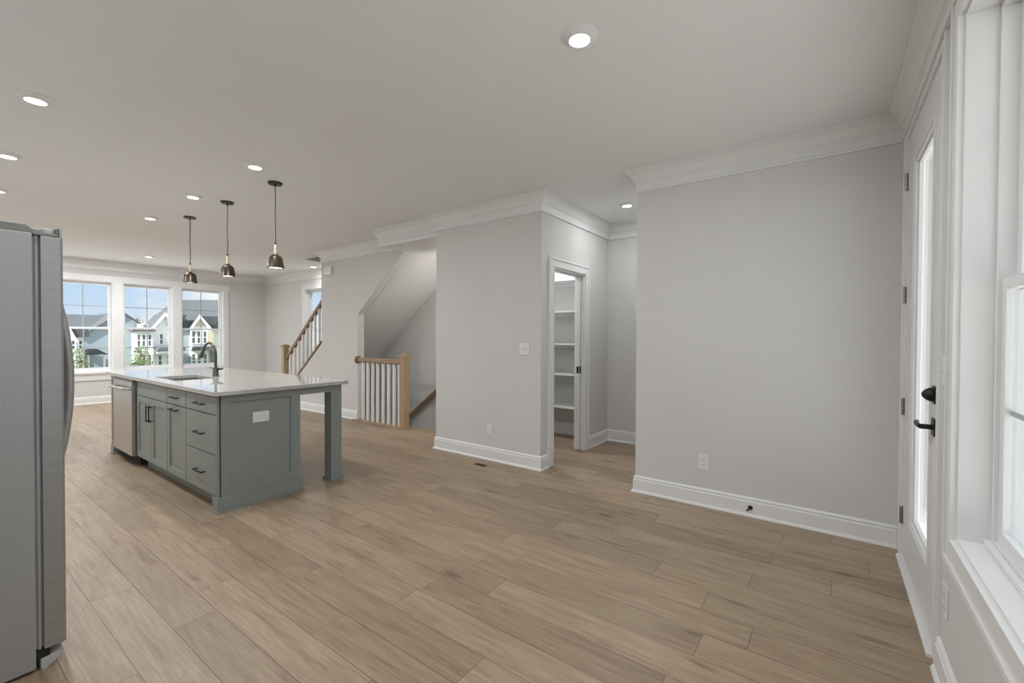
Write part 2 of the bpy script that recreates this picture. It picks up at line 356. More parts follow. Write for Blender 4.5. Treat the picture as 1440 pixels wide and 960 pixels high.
# ------------------------------------------------------------------ mouldings
CROWN = [(0, 2.566), (0.020, 2.566), (0.022, 2.574), (0.020, 2.583), (0.011, 2.588), (0.011, 2.640), (0.018, 2.650), (0.026, 2.654), (0.032, 2.672), (0.047, 2.700), (0.066, 2.716), (0.074, 2.720), (0.076, 2.730), (0.085, 2.736), (0.085, ZC), (0, ZC)]
BASE = [(0, 0), (0.028, 0), (0.028, 0.007), (0.022, 0.018), (0.016, 0.022), (0.016, 0.108), (0.011, 0.114), (0.011, 0.121), (0.014, 0.126), (0.010, 0.134), (0.004, 0.140), (0, 0.141)]
def crown(name, path): return struct(MB().sweep(path, CROWN).build(name, TRIM), 'white crown moulding', 'trim')
crown('trim_1', [(XK, YG), (XL, YG), (XL, YL0), (XB, YL0), (XB, YP0), (XL, YP0), (XL, YP1), (3.86, YP1)])
crown('trim_2', [(3.78, YP1), (3.78, SB), (XS+0.02, SB)])
crown('trim_3', [(XS, SB), (XS, 7.05), (XS+0.12, 7.05)])
crown('trim_4', [(XB, 8.0), (XB, YF), (XK, YF), (XK, YG)])
def base(side, path): return struct(MB().sweep(path, BASE).build('baseboard_'+side, TRIM), 'white baseboard with shoe moulding', 'baseboard')
base('garden', [(XK, YG), (2.430, YG)])
base('dining', [(XL, YG+0.011), (XL, YL0), (XB, YL0), (XB, YP0), (4.755, YP0)])
base('pantry', [(3.825, YP0), (XL, YP0), (XL, YP1), (4.27, YP1)])
base('stair', [(XS, 6.03), (XS, 8.40)])
base('far', [(XB, 8.6), (XB, YF), (XK, YF)])
base('kitchen', [(XK, YF), (XK, 3.6)])
base('pantry_back', [(XB, YP0+0.115), (XB, YP1-0.115)])

# ------------------------------------------------------------------ windows
def window(idx, f, u0, u1, z0, z1, label, casing, deep=0.09, mid=None, muntins=True, sw=0.038, tall_out=True, casing_w=0.10):
    """f(u, d, z): d = 0 at the wall face, positive outward"""
    def bx(mb, ua, ub, da, db, za, zb):
        a = f(ua, da, za); b = f(ub, db, zb); mb.box(a[0], b[0], a[1], b[1], a[2], b[2]); return mb
    root = bpy.data.objects.new('window_%d' % idx, None); COL.objects.link(root); root.location = f((u0+u1)/2, 0, z0)
    struct(root, label, 'window')
    mid = mid or (z0+z1)/2
    def rim(mb, ua, ub, za, zb, ul, ur, zl, zh, da, db):
        """rectangular ring: outer ua..ub x za..zb with borders ul, ur, zl, zh"""
        bx(mb, ua, ua+ul, da, db, za, zb); bx(mb, ub-ur, ub, da, db, za, zb)
        bx(mb, ua+ul, ub-ur, da, db, zb-zh, zb); bx(mb, ua+ul, ub-ur, da, db, za, za+zl)
    fr = MB()
    rim(fr, u0, u1, z0, z1, 0.012, 0.012, 0.012, 0.012, -0.004, 0.158)
    rim(fr, u0+0.0125, u1-0.0125, z0+0.0125, z1-0.0125, 0.0175, 0.0175, 0.022, 0.0175, deep-0.012, 0.15)
    bx(fr, u0+0.0125, u1-0.0125, deep-0.030, deep-0.0125, z0+0.0125, z0+0.030)
    fr.build('frame', TRIM, root, 0.0015)
    def sash(d0, za, zb, nm):
        a0, a1 = u0+0.018, u1-0.018; s = MB()
        bx(s, a0, a0+sw, d0, d0+0.03, za, zb); bx(s, a1-sw, a1, d0, d0+0.03, za, zb)
        bx(s, a0+sw, a1-sw, d0, d0+0.03, za, za+0.042); bx(s, a0+sw, a1-sw, d0, d0+0.03, zb-0.036, zb)
        so = s.build('sash', VINYL, root, 0.002)
        p = MB(); bx(p, a0+sw-0.004, a1-sw+0.004, d0+0.010, d0+0.014, za+0.038, zb-0.032); p.build('pane', GLASS, so)
        if muntins:
            g = MB(); um = (u0+u1)/2; zm = (za+zb)/2
            bx(g, um-0.008, um+0.008, d0+0.015, d0+0.021, za+0.04, zb-0.034); bx(g, a0+sw, a1-sw, d0+0.015, d0+0.021, zm-0.008, zm+0.008)
            g.build('muntin_grid', GRID, so)
    sash(deep, z0+0.034, mid+0.02, 'lower'); sash(deep+0.032, mid-0.02, z1-0.03, 'upper')
    if casing:
        c = MB(); cw = casing_w
        rim(c, u0-cw+0.016, u1+cw-0.016, z0-cw+0.016, z1+cw-0.016, cw-0.029, cw-0.029, cw-0.029, cw-0.029, -0.018, 0)
        rim(c, u0-cw-0.006, u1+cw+0.006, z0-cw-0.006, z1+cw+0.006, 0.0218, 0.0218, 0.0218, 0.0218, -0.026, 0)
        rim(c, u0-0.0128, u1+0.0128, z0-0.0128, z1+0.0128, 0.0150, 0.0150, 0.0150, 0.0150, -0.023, 0)
        c.build('casing', TRIM, root, 0.002)
    return root
for i, (a, b) in enumerate(FX):
    window(i+1, lambda u, d, z: (u, YF+d, z), a, b, WZ0, WZ1, ['white double-hung window at left of the far wall, beside the refrigerator', 'white double-hung window in the middle of the far wall', 'white double-hung window at right of the far wall, behind the faucet'][i], False, mid=1.45)
window(4, lambda u, d, z: (XB+d, u, z), WY0, WY1, WZ0, WZ1, 'white window on the right wall behind the stair balusters', True, mid=1.45)
window(5, lambda u, d, z: (u, YG-d, z), GW0, GW1, GWZ0, GWZ1, 'tall white double-hung window at the right edge of the photo', True, mid=1.515, muntins=True, sw=0.05, casing_w=0.095)
window(6, lambda u, d, z: (u, YG-d, z), -0.25, 0.85, GWZ0, GWZ1, 'added tall white double-hung window in the near left corner, outside the photo', True, mid=1.515, muntins=True, sw=0.05, casing_w=0.095)  # unseen window added to let more daylight in from the garden side
# flat casing shared by the three far windows
c = MB().box(1.47, 4.50, YF-0.018, YF, WZ1, WZ1+0.115)
for a, b in ((1.48, 1.61), (2.43, 2.58), (3.40, 3.55), (4.37, 4.47)): c.box(a, b, YF-0.018, YF, WZ0, WZ1)
c.box(1.44, 4.51, YF-0.045, YF, WZ0-0.035, WZ0).box(1.47, 4.48, YF-0.018, YF, WZ0-0.16, WZ0-0.035)
struct(c.build('trim_5', TRIM, None, 0.002), 'white casing, sill and apron around the far windows', 'trim')

# ------------------------------------------------------------------ garden door (glazed)
d1 = bpy.data.objects.new('door_1', None); COL.objects.link(d1); d1.location = (3.1, YG, 0); struct(d1, 'white full-light garden door with black lever on the right', 'door')
YD = YG+0.002
dx0, dx1, dz0, dz1 = 2.522, 3.525, 0.03, 2.515
gx0, gx1, gz0, gz1 = 2.665, 3.25, 0.30, 2.325
m_ = MB().box(dx0, gx0, YD-0.044, YD, dz0, dz1).box(gx1, dx1, YD-0.044, YD, dz0, dz1).box(gx0, gx1, YD-0.044, YD, dz0, gz0).box(gx0, gx1, YD-0.044, YD, gz1, dz1)
slab = m_.build('slab', DOORW, d1, 0.002)
gb = MB()
for (o0, o1, pr) in ((0.0, 0.016, 0.009), (0.016, 0.030, 0.003), (0.030, 0.045, -0.010)):
    gb.box(gx0+o0, gx0+o1, YD-0.03, YD+pr, gz0+o0, gz1-o0).box(gx1-o1, gx1-o0, YD-0.03, YD+pr, gz0+o0, gz1-o0)
    gb.box(gx0+o1, gx1-o1, YD-0.03, YD+pr, gz0+o0, gz0+o1).box(gx0+o1, gx1-o1, YD-0.03, YD+pr, gz1-o1, gz1-o0)
gb.build('glazing_bead', DOORW, d1, 0.003)
MB().box(gx0+0.04, gx1-0.04, YD-0.037, YD-0.031, gz0+0.04, gz1-0.04).build('pane', GLASS, d1)
jb = MB().box(GD0, dx0-0.002, YG-0.158, YG+0.001, 0, GDZ).box(dx1+0.002, GD1, YG-0.158, YG+0.001, 0, GDZ).box(dx0-0.002, dx1+0.002, YG-0.158, YG+0.001, dz1+0.002, GDZ)
jb.box(dx0-0.002, dx0+0.012, YG-0.158, YG-0.052, 0, dz1+0.002).box(dx1-0.012, dx1+0.002, YG-0.158, YG-0.052, 0, dz1+0.002).box(dx0+0.012, dx1-0.012, YG-0.158, YG-0.052, dz1-0.010, dz1+0.002)
jb.build('jamb', TRIM, d1)
cs = MB()
for (o0, o1, pr) in ((0.018, 0.070, 0.010), (0.070, 0.090, 0.016), (0.005, 0.018, 0.012)):
    cs.box(dx0-o1, dx0-o0, YG, YG+pr, 0, min(dz1+o1, 2.565)).box(dx1+o0, dx1+o1, YG, YG+pr, 0, min(dz1+o1, 2.565))
    if dz1+o0 < 2.56: cs.box(dx0-o0, dx1+o0, YG, YG+pr, dz1+o0, min(dz1+o1, 2.565))
cs.box(dx1+0.0905, XL-0.001, YG, YG+0.010, 0, 2.565)
cs.build('casing', TRIM, d1, 0.0015)
MB().box(GD0, GD1, YG-0.16, YG+0.03, 0.0, 0.022).build('threshold', TRIM, d1, 0.004)
for z in (2.27, 1.594, 0.926, 0.27):
    h = MB().box(3.515, 3.535, YG-0.01, YG+0.004, z-0.052, z+0.052)
    for k in range(3): h.lathe([(0.0085, -0.016), (0.0085, 0.016)], (3.526, YG+0.010, z+(k-1)*0.034), 12)
    h.build('hinge', NICKEL, d1, 0, True)
hb = MB().box(2.560, 2.625, YD, YD+0.008, 0.918, 0.992)
hb.tube([(2.592, YD, 0.955), (2.592, YD+0.048, 0.955)], 0.011)
hb.tube([(2.587, YD+0.046, 0.955), (2.62, YD+0.050, 0.955), (2.68, YD+0.050, 0.957), (2.715, YD+0.042, 0.958)], [0.010, 0.010, 0.009, 0.008])
hb.build('lever', BLACK, d1, 0, True)
db = MB().box(2.560, 2.625, YD, YD+0.008, 1.058, 1.132).lathe([(0.030, 0), (0.030, 0.012), (0.024, 0.024), (0.012, 0.036), (0.001, 0.040)], (2.592, YD+0.006, 1.095), 20, 'y')
db.build('deadbolt', BLACK, d1, 0, True)

# ------------------------------------------------------------------ pantry doorway and pocket door
cs = MB()
for (o0, o1, pr) in ((0.012, 0.076, 0.016), (0.076, 0.10, 0.024), (0.0, 0.012, 0.020)):
    cs.box(DX0-o1, DX0-o0, YP0-pr, YP0, 0, DZ+o1).box(DX1+o0, DX1+o1, YP0-pr, YP0, 0, DZ+o1).box(DX0-o0, DX1+o0, YP0-pr, YP0, DZ+o0, DZ+o1)
struct(cs.build('trim_6', TRIM, None, 0.002), 'white casing around the pantry doorway', 'trim')
jb = MB().box(DX0-0.002, DX0+0.016, YP0-0.004, YP0+0.118, 0, DZ).box(DX1-0.016, DX1+0.002, YP0-0.004, YP0+0.034, 0, DZ).box(DX1-0.016, DX1+0.002, YP0+0.08, YP0+0.118, 0, DZ)
jb.box(DX0+0.016, DX1-0.016, YP0-0.004, YP0+0.034, DZ-0.016, DZ).box(DX0+0.016, DX1-0.016, YP0+0.08, YP0+0.118, DZ-0.016, DZ)
struct(jb.build('trim_7', TRIM, None, 0.0015), 'white pantry door jamb', 'trim')
d2 = bpy.data.objects.new('door_2', None); COL.objects.link(d2); d2.location = (DX1, YP0+0.057, 0); struct(d2, 'white pocket door slid back into the pantry wall', 'door')
MB().box(DX1-0.05, DX1-0.002, YP0+0.039, YP0+0.075, 0.012, DZ-0.02).build('slab', DOORW, d2, 0.002)
lt = MB().box(DX1-0.054, DX1-0.049, YP0+0.044, YP0+0.070, 0.905, 0.985).box(DX1-0.044, DX1-0.012, YP0+0.035, YP0+0.040, 0.905, 0.985)
lt.build('latch', BLACK, d2, 0.001)

# pantry shelves
SZ = [0.42, 0.845, 1.24, 1.66, 2.065]
SL = ['lowest pantry shelf, white, just above the pantry floor', 'white pantry shelf second from the bottom', 'white pantry shelf in the middle of the five', 'white pantry shelf second from the top', 'topmost white pantry shelf, at doorway head height']
for z, l in zip(SZ, SL):
    t = thing('pantry_shelf', l, 'shelf', (5.13, 3.05, z), 'white pantry shelves')
    MB().box(4.98, XB-0.001, YP0+0.117, YP1-0.117, z-0.019, z).build('board', TRIM, t, 0.002)
    MB().box(XB-0.02, XB-0.001, YP0+0.117, YP1-0.117, z-0.06, z-0.019).build('cleat', TRIM, t)

# ------------------------------------------------------------------ stairs
up = thing('staircase', 'stair flight rising to the upper floor behind the stair wall', 'stairs', (4.8, 8.45, 0), 'stair flights')
for i in range(14):
    y = 8.43-0.2317*i; z = 0.19*(i+1)
    MB().box(XS+0.125, XB-0.002, y-0.245, y+0.022, z-0.028, z).build('tread', OAKY, up, 0.004)
    MB().box(XS+0.125, XB-0.002, y-0.016, y, z-0.19, z-0.028).build('riser', TRIM, up)
dn = thing('staircase', 'stair flight going down inside the railed opening', 'stairs', (4.8, 4.55, -0.19), 'stair flights')
for i in range(13):
    y = 4.55+0.245*i; z = -0.19*(i+1)
    MB().box(4.30 if y < 5.75 else 4.33, XB-0.002, y, y+0.27, z-0.028, z).build('tread', OAKY, dn, 0.004)
    MB().box(4.30 if y < 5.75 else 4.33, XB-0.002, y, y+0.016, z, z+0.162).build('riser', TRIM, dn)
struct(MB().box(4.235, 4.30, 4.40, 4.88, 0.0, 0.012).box(4.24, 4.30, YP1, 4.40, 0, 0.012).build('trim_8', OAKY, None, 0.004), 'oak nosing along the stair opening', 'trim')

def newel(parent, x, y, h, s=0.046):
    m = MB().box(x-s, x+s, y-s, y+s, 0, h-0.045)
    m.build('newel_post', OAK, parent, 0.003)
    c = MB().box(x-s-0.006, x+s+0.006, y-s-0.006, y+s+0.006, h-0.235, h-0.222)
    c.build('newel_collar', OAK, parent, 0.001)
    c = MB()
    c.box(x-s-0.010, x+s+0.010, y-s-0.010, y+s+0.010, h-0.085, h-0.070).box(x-s-0.022, x+s+0.022, y-s-0.022, y+s+0.022, h-0.070, h-0.045).box(x-s-0.006, x+s+0.006, y-s-0.006, y+s+0.006, h-0.045, h-0.028)
    a = s*0.9
    c.add([(x-a, y-a, h-0.028), (x+a, y-a, h-0.028), (x+a, y+a, h-0.028), (x-a, y+a, h-0.028), (x, y, h)], [(0, 1, 4), (1, 2, 4), (2, 3, 4), (3, 0, 4), (3, 2, 1, 0)])
    c.build('newel_cap', OAK, parent, 0.002)
g = thing('stair_railing', 'short level oak railing with white balusters guarding the stair opening', 'railing', (4.2, 5.45, 0), 'stair railings')
newel(g, 4.205, 4.925, 1.085)
MB().box(4.172, 4.238, 4.97, 6.0, 0.925, 0.955).box(4.180, 4.230, 4.97, 6.0, 0.955, 0.985).box(4.186, 4.224, 4.97, 6.0, 0.912, 0.925).build('handrail', OAKY, g, 0.008)
MB().lathe([(0.062, 0), (0.062, -0.010), (0.050, -0.018), (0.0, -0.02)], (4.205, 6.03, 0.95), 28, 'y').build('rosette', OAKD, g, 0, True)
MB().box(4.13, 4.275, 4.87, 6.09, 0.0, 0.018).build('base_shoe', OAKY, g, 0.005)
for y in (5.888, 5.772, 5.652, 5.532, 5.404, 5.277, 5.152, 5.036):
    MB().box(4.187, 4.221, y-0.017, y+0.017, 0.018, 0.913).build('baluster', TRIM, g, 0.002)
XR = 4.255
r2 = thing('stair_railing', 'sloping oak railing with white balusters climbing beside the far stairs', 'railing', (XR, 8.33, 0), 'stair railings')
newel(r2, XR-0.01, 8.36, 1.175)
RS, Y0, Z0 = 0.845, 8.20, 0.985
def rz(y): return Z0+RS*(Y0-y)
MB().bar((XR, 8.31, rz(8.31)), (XR, 7.045, rz(7.045)), 0.030, 0.030).build('handrail', OAKD, r2, 0.010)
def cz(y): return 0.80*(8.56-y)-0.01
sy = [8.18, 8.03, 7.885, 7.745, 7.61, 7.475, 7.34, 7.205, 7.09]
for y in sy:
    MB().box(XR-0.017, XR+0.017, y-0.017, y+0.017, cz(y)+0.02, rz(y)-0.02).build('baluster', TRIM, r2, 0.002)
MB().bar((XS+0.06, 8.56, 0.012), (XS+0.06, 7.045, cz(7.045)+0.025), 0.075, 0.016).build('stringer_cap', OAKD, r2, 0.004)
hr = thing('wall_handrail', 'oak wall handrail descending on the stairwell back wall', 'handrail', (XB-0.07, 5.5, 0.3))
MB().bar((XB-0.07, 4.55, 0.98), (XB-0.07, 8.2, -1.72), 0.022, 0.034).build('rail', OAKD, hr, 0.008)
for y in (4.9, 6.3, 7.7):
    z = 0.98-0.7397*(y-4.55)
    MB().tube([(XB-0.07, y, z-0.03), (XB-0.07, y, z-0.07), (XB-0.002, y, z-0.09)], 0.008).lathe([(0.03, 0), (0.03, -0.006)], (XB-0.001, y, z-0.09), 16, 'x').build('bracket', NICKEL, hr, 0, True)

# ------------------------------------------------------------------ recessed lights
def can(loc, label, power):
    t = thing('recessed_light', label, 'ceiling light', loc, 'recessed ceiling lights')
    x, y, z = loc
    MB().lathe([(0.086, 0), (0.086, -0.004), (0.080, -0.007), (0.060, -0.014), (0.052, -0.021), (0.049, -0.022), (0.047, -0.018), (0.047, 0)], (x, y, z), 40).build('trim_ring', TRIM, t, 0, True)
    MB().lathe([(0.047, -0.016), (0.047, -0.0195), (0.03, -0.0205), (0.001, -0.021)], (x, y, z), 32).build('lens', LENS, t, 0, True)
    ld = bpy.data.lights.new('downlight', 'AREA'); ld.shape = 'DISK'; ld.size = 0.088; ld.energy = CAN_POWER*power; ld.color = (0.94, 0.97, 1.0)
    lo = bpy.data.objects.new('downlight', ld); COL.objects.link(lo); lo.parent = t; lo.location = (0, 0, -0.0235)
    return t
CANS = [((1.877, 0.969), 'recessed ceiling light nearest the camera, alone over the dining floor', 0.78),
        ((1.735, 3.90), 'recessed ceiling light left of the nearest pendant lamp', 0.55),
        ((1.745, 5.27), 'recessed ceiling light left of the middle pendant lamp', 0.5),
        ((1.765, 6.67), 'recessed ceiling light beyond the farthest pendant lamp', 0.65),
        ((0.48, 3.87), 'brightest recessed light at upper left, above the refrigerator', 0.7),
        ((0.50, 5.27), 'recessed light at the left photo edge, second above the kitchen aisle', 0.8),
        ((0.56, 6.63), 'recessed light just cut by the left photo edge, third above the kitchen aisle', 1),
        ((2.625, 10.0), 'recessed ceiling light close to the far windows', 1.9),
        ((4.96, 8.62), 'recessed ceiling light beside the stairwell opening, far right corner', 0.5),
        ((4.55, 1.77), 'recessed ceiling light in the short hall by the pantry', 0.36),
        ((0.50, 2.30), 'added recessed fill light over the floor in front of the refrigerator, outside the photo', 0.5),  # unseen lamp added to brighten the dining side
        ((0.50, 0.75), 'added recessed fill light over the near left corner, outside the photo', 0.4),  # likewise added out of view, lifts the near corner
        ((0.85, 9.55), 'added recessed fill light of the living area, hidden behind the refrigerator', 1.5),  # added out of sight to brighten the far room
        ((0.85, 10.65), 'added recessed fill light near the far left corner, hidden behind the refrigerator', 1.5),  # second hidden lamp added for the far wall and ceiling
        ((4.45, 3.05), 'added recessed ceiling light inside the pantry, unseen', 0.85)]  # unseen lamp added to light the pantry shelves
for (x, y), l, pw in CANS: can((x, y, ZC), l, pw)

# ------------------------------------------------------------------ added unseen fill lamp for the stair soffit (stair side of the pantry wall)
sc = thing('wall_sconce', 'added frosted fill lamp on the stair side of the pantry wall, outside the photo', 'fill lamp', (4.85, YP1, 1.75))
MB().lathe([(0.06, 0), (0.06, 0.012), (0.02, 0.02), (0.02, 0.06)], (4.85, YP1, 1.75), 24, 'y').build('back_plate', NICKEL, sc, 0, True)
MB().lathe([(0.001, -0.07), (0.035, -0.061), (0.061, -0.035), (0.07, 0), (0.061, 0.035), (0.035, 0.061), (0.001, 0.07)], (4.85, YP1+0.13, 1.75), 24).build('globe', emis('sconce_glow', (1.0, 0.97, 0.93), STAIR_FILL_GLOW), sc, 0, True)
for sx in (-1, 1): MB().box(4.85+sx*0.088, 4.85+sx*0.092, YP1+0.001, YP1+0.30, 1.60, 1.95).build('side_shield', NICKEL, sc)  # added plates that keep the fill glow off the main ceiling

# ------------------------------------------------------------------ pendants
pd = thing('pendant_lamp', 'nearest of the three bronze pendant lamps over the island', 'pendant lamp', (2.04, 4.19, ZC), 'pendant lamps over the island')
x, y = 2.04, 4.19
MB().lathe([(0.063, 0), (0.063, -0.006), (0.058, -0.018), (0.012, -0.020), (0.010, -0.034), (0.004, -0.036)], (x, y, ZC), 32).lathe([(0.005, -0.018), (0.005, -0.026)], (x+0.038, y, ZC), 10).lathe([(0.005, -0.018), (0.005, -0.026)], (x-0.038, y, ZC), 10).build('canopy', BRONZE, pd, 0, True)
MB().tube([(x, y, ZC-0.03), (x+0.003, y+0.002, ZC-0.15), (x-0.002, y, ZC-0.3), (x+0.003, y, ZC-0.45), (x, y, ZC-0.56)], 0.0045, 8).build('cord', CORD, pd, 0, True)
MB().lathe([(0.004, -0.548), (0.008, -0.552), (0.010, -0.560), (0.010, -0.575)], (x, y, ZC), 16).build('ferrule', BRONZE, pd, 0, True)
MB().lathe([(0.0105, -0.573), (0.012, -0.60), (0.0145, -0.66)], (x, y, ZC), 18).build('neck', NECK, pd, 0, True)
sh = MB().lathe([(0.0, -0.655), (0.018, -0.656), (0.022, -0.662), (0.024, -0.668), (0.034, -0.671), (0.055, -0.690), (0.058, -0.695), (0.0765, -0.794), (0.0745, -0.794), (0.056, -0.697), (0.050, -0.693), (0.0, -0.688)], (x, y, ZC), 40, cap=False).build('shade', BRASS, pd, 0, True)
MB().lathe([(0.071, -0.778), (0.071, -0.782), (0.001, -0.783)], (x, y, ZC), 32).build('diffuser', BULB, pd, 0, True)
ld = bpy.data.lights.new('pendant_bulb', 'AREA'); ld.shape = 'DISK'; ld.size = 0.13; ld.energy = PENDANT_POWER; ld.color = (1.0, 0.92, 0.80)
lo = bpy.data.objects.new('pendant_bulb', ld); COL.objects.link(lo); lo.parent = pd; lo.location = (0, 0, -0.786)
dup(pd, (2.04, 5.22, ZC), 'middle of the three bronze pendant lamps over the island')
dup(pd, (2.04, 6.26, ZC), 'farthest of the three bronze pendant lamps, in front of the far windows')

# ------------------------------------------------------------------ refrigerator
fr = thing('refrigerator', 'tall stainless refrigerator cut by the left photo edge', 'refrigerator', (-0.03, 2.98, 0))
MB().box(-0.38, 0.300, 2.53, 3.44, 0.012, 1.735).build('body', FRIDGE, fr, 0.003)
gk = MB()
for ya, yb in ((2.535, 2.978), (2.990, 3.435)):
    gk.box(0.300, 0.308, ya+0.01, yb-0.01, 0.085, 1.725).box(0.308, 0.316, ya+0.004, yb-0.004, 0.082, 1.728).box(0.316, 0.322, ya+0.012, yb-0.012, 0.085, 1.725)
gk.build('gasket', GASKET, fr)
for ya, yb, hy in ((2.530, 2.981, 2.945), (2.989, 3.440, 3.025)):
    m = MB().prism([(0.322, ya), (0.378, ya), (0.386, ya+0.008), (0.392, ya+0.05), (0.396, (ya+yb)/2), (0.392, yb-0.05), (0.386, yb-0.008), (0.378, yb), (0.322, yb)], 'z', 0.080, 1.728)
    m.box(0.3745, 0.384, ya+0.001, ya+0.05, 1.726, 1.768)
    do = m.build('door', STEELV, fr, 0.002, False)
    hp = []
    for i in range(25):
        s_ = i/24; z = 0.62+s_*1.00; b = math.sin(math.pi*s_)**0.7 if 0 < s_ < 1 else 0
        hp.append((0.388+0.080*b, hy, z))
    MB().tube(hp, 0.016, 12).build('handle', STEELV, do, 0, True)
for (ya, yb) in ((2.532, 2.66), (3.31, 3.438)):
    hc = MB().prism([(-0.05, 1.735), (-0.05, 1.768), (0.285, 1.766), (0.300, 1.752), (0.330, 1.748), (0.330, 1.735)], 'y', ya, yb).box(0.30, 0.374, ya-0.0015, yb-0.06, 1.729, 1.742).box(0.366, 0.374, ya-0.0015, yb-0.06, 1.742, 1.766)
    hc.build('hinge_cover', PLAST, fr, 0.003)
    MB().lathe([(0.020, 0), (0.020, 0.014), (0.016, 0.018)], (0.343, ya+0.022, 1.742), 20).build('hinge_pin', GRILLE, fr, 0, True)
MB().prism([(0.312, 0.0), (0.330, 0.0), (0.372, 0.032), (0.380, 0.052), (0.312, 0.042)], 'y', 2.532, 3.438).build('base_grille', GRILLE, fr, 0.003)
MB().box(0.296, 0.340, 2.54, 3.43, 0.04, 0.085).build('bottom_gap', GAPSHADE, fr)  # solid near-black block painted as the shade under the doors

# ------------------------------------------------------------------ island
FXI = 1.37
def shaker(x, y0, y1, z0, z1, st=0.055, th=0.020, rec=0.010):
    """front facing -x, face at x"""
    m = MB().box(x, x+th, y0, y0+st, z0, z1).box(x, x+th, y1-st, y1, z0, z1).box(x, x+th, y0+st, y1-st, z0, z0+st).box(x, x+th, y0+st, y1-st, z1-st, z1)
    return m.box(x+rec, x+th, y0+st-0.004, y1-st+0.004, z0+st-0.004, z1-st+0.004)
def slabf(x, y0, y1, z0, z1, th=0.020): return MB().box(x, x+th, y0, y1, z0, z1)
def pull_h(y, z, L, parent):
    x = FXI
    m = MB().box(x-0.034, x-0.025, y-L/2, y+L/2, z-0.006, z+0.006).box(x-0.030, x+0.0005, y-L/2+0.004, y-L/2+0.014, z-0.005, z+0.005).box(x-0.030, x+0.0005, y+L/2-0.014, y+L/2-0.004, z-0.005, z+0.005)
    return m.build('handle', BLACK, parent, 0.0015)
def pull_v(y, z, L, parent):
    x = FXI
    m = MB().box(x-0.034, x-0.025, y-0.006, y+0.006, z-L/2, z+L/2).box(x-0.030, x+0.0005, y-0.005, y+0.005, z-L/2+0.004, z-L/2+0.014).box(x-0.030, x+0.0005, y-0.005, y+0.005, z+L/2-0.014, z+L/2-0.004)
    return m.build('handle', BLACK, parent, 0.0015)
ZT = 0.882
def carcass(parent, y0, y1, top=ZT):
    return MB().box(FXI+0.022, 1.985, y0, y1, 0.105, top).box(FXI+0.085, 1.985, y0, y1, 0.0, 0.105).build('carcass', TEAL, parent)
# drawer cabinet
cb = thing('drawer_cabinet', 'grey-green island cabinet with three drawers, nearest the end panel', 'cabinet', (1.7, 4.03, 0), 'island cabinets')
carcass(cb, 3.735, 4.315)
for z0, z1, hz in ((0.734, 0.866, 0.800), (0.430, 0.727, 0.572), (0.122, 0.423, 0.272)):
    d = slabf(FXI, 3.727, 4.308, z0, z1).build('drawer', TEAL, cb, 0.002); pull_h(4.008, hz, 0.17, d)
# narrow cabinet
cb = thing('narrow_cabinet', 'narrow grey-green island cabinet with one drawer over one door', 'cabinet', (1.7, 4.54, 0), 'island cabinets')
carcass(cb, 4.3155, 4.760)
d = slabf(FXI, 4.318, 4.755, 0.734, 0.866).build('drawer', TEAL, cb, 0.002); pull_h(4.545, 0.798, 0.15, d)
d = shaker(FXI, 4.318, 4.755, 0.122, 0.727).build('door', TEAL, cb, 0.002); pull_h(4.560, 0.692, 0.17, d)
# sink cabinet
cb = thing('sink_cabinet', 'grey-green island sink cabinet with a pair of shaker doors', 'cabinet', (1.7, 5.19, 0), 'island cabinets')
MB().box(FXI+0.022, 1.985, 4.7605, 5.620, 0.105, 0.66).box(FXI+0.022, FXI+0.07, 4.7605, 5.620, 0.66, ZT).box(1.93, 1.985, 4.7605, 5.620, 0.66, ZT).box(FXI+0.07, 1.93, 4.7605, 4.79, 0.66, ZT).box(FXI+0.07, 1.93, 5.59, 5.620, 0.66, ZT).box(FXI+0.085, 1.985, 4.7605, 5.62, 0, 0.105).build('carcass', TEAL, cb)
slabf(FXI, 4.765, 5.612, 0.734, 0.866).build('false_front', TEAL, cb, 0.002)
d = shaker(FXI, 4.765, 5.184, 0.122, 0.727).build('door', TEAL, cb, 0.002); pull_v(5.150, 0.586, 0.15, d)
d = shaker(FXI, 5.192, 5.612, 0.122, 0.727).build('door', TEAL, cb, 0.002); pull_v(5.226, 0.586, 0.15, d)
# dishwasher
dw = thing('dishwasher', 'stainless dishwasher in the island beside the sink cabinet', 'dishwasher', (1.7, 5.97, 0))
MB().box(1.40, 1.98, 5.640, 6.300, 0.02, 0.872).build('tub', GAPSHADE, dw)
MB().box(1.335, 1.40, 5.645, 6.295, 0.115, 0.855).build('door', STEEL, dw, 0.004)
MB().box(1.345, 1.41, 5.645, 6.295, 0.857, 0.878).build('control_strip', PLAST, dw, 0.002)
hd = MB().tube([(1.335, 5.70, 0.785), (1.295, 5.705, 0.790), (1.285, 5.76, 0.790), (1.285, 6.18, 0.790), (1.295, 6.235, 0.790), (1.335, 6.24, 0.785)], 0.013, 12)
hd.build('handle', STEEL, dw, 0, True)
MB().box(1.45, 1.47, 5.645, 6.295, 0.0, 0.11).build('kick_plate', BLACK, dw)
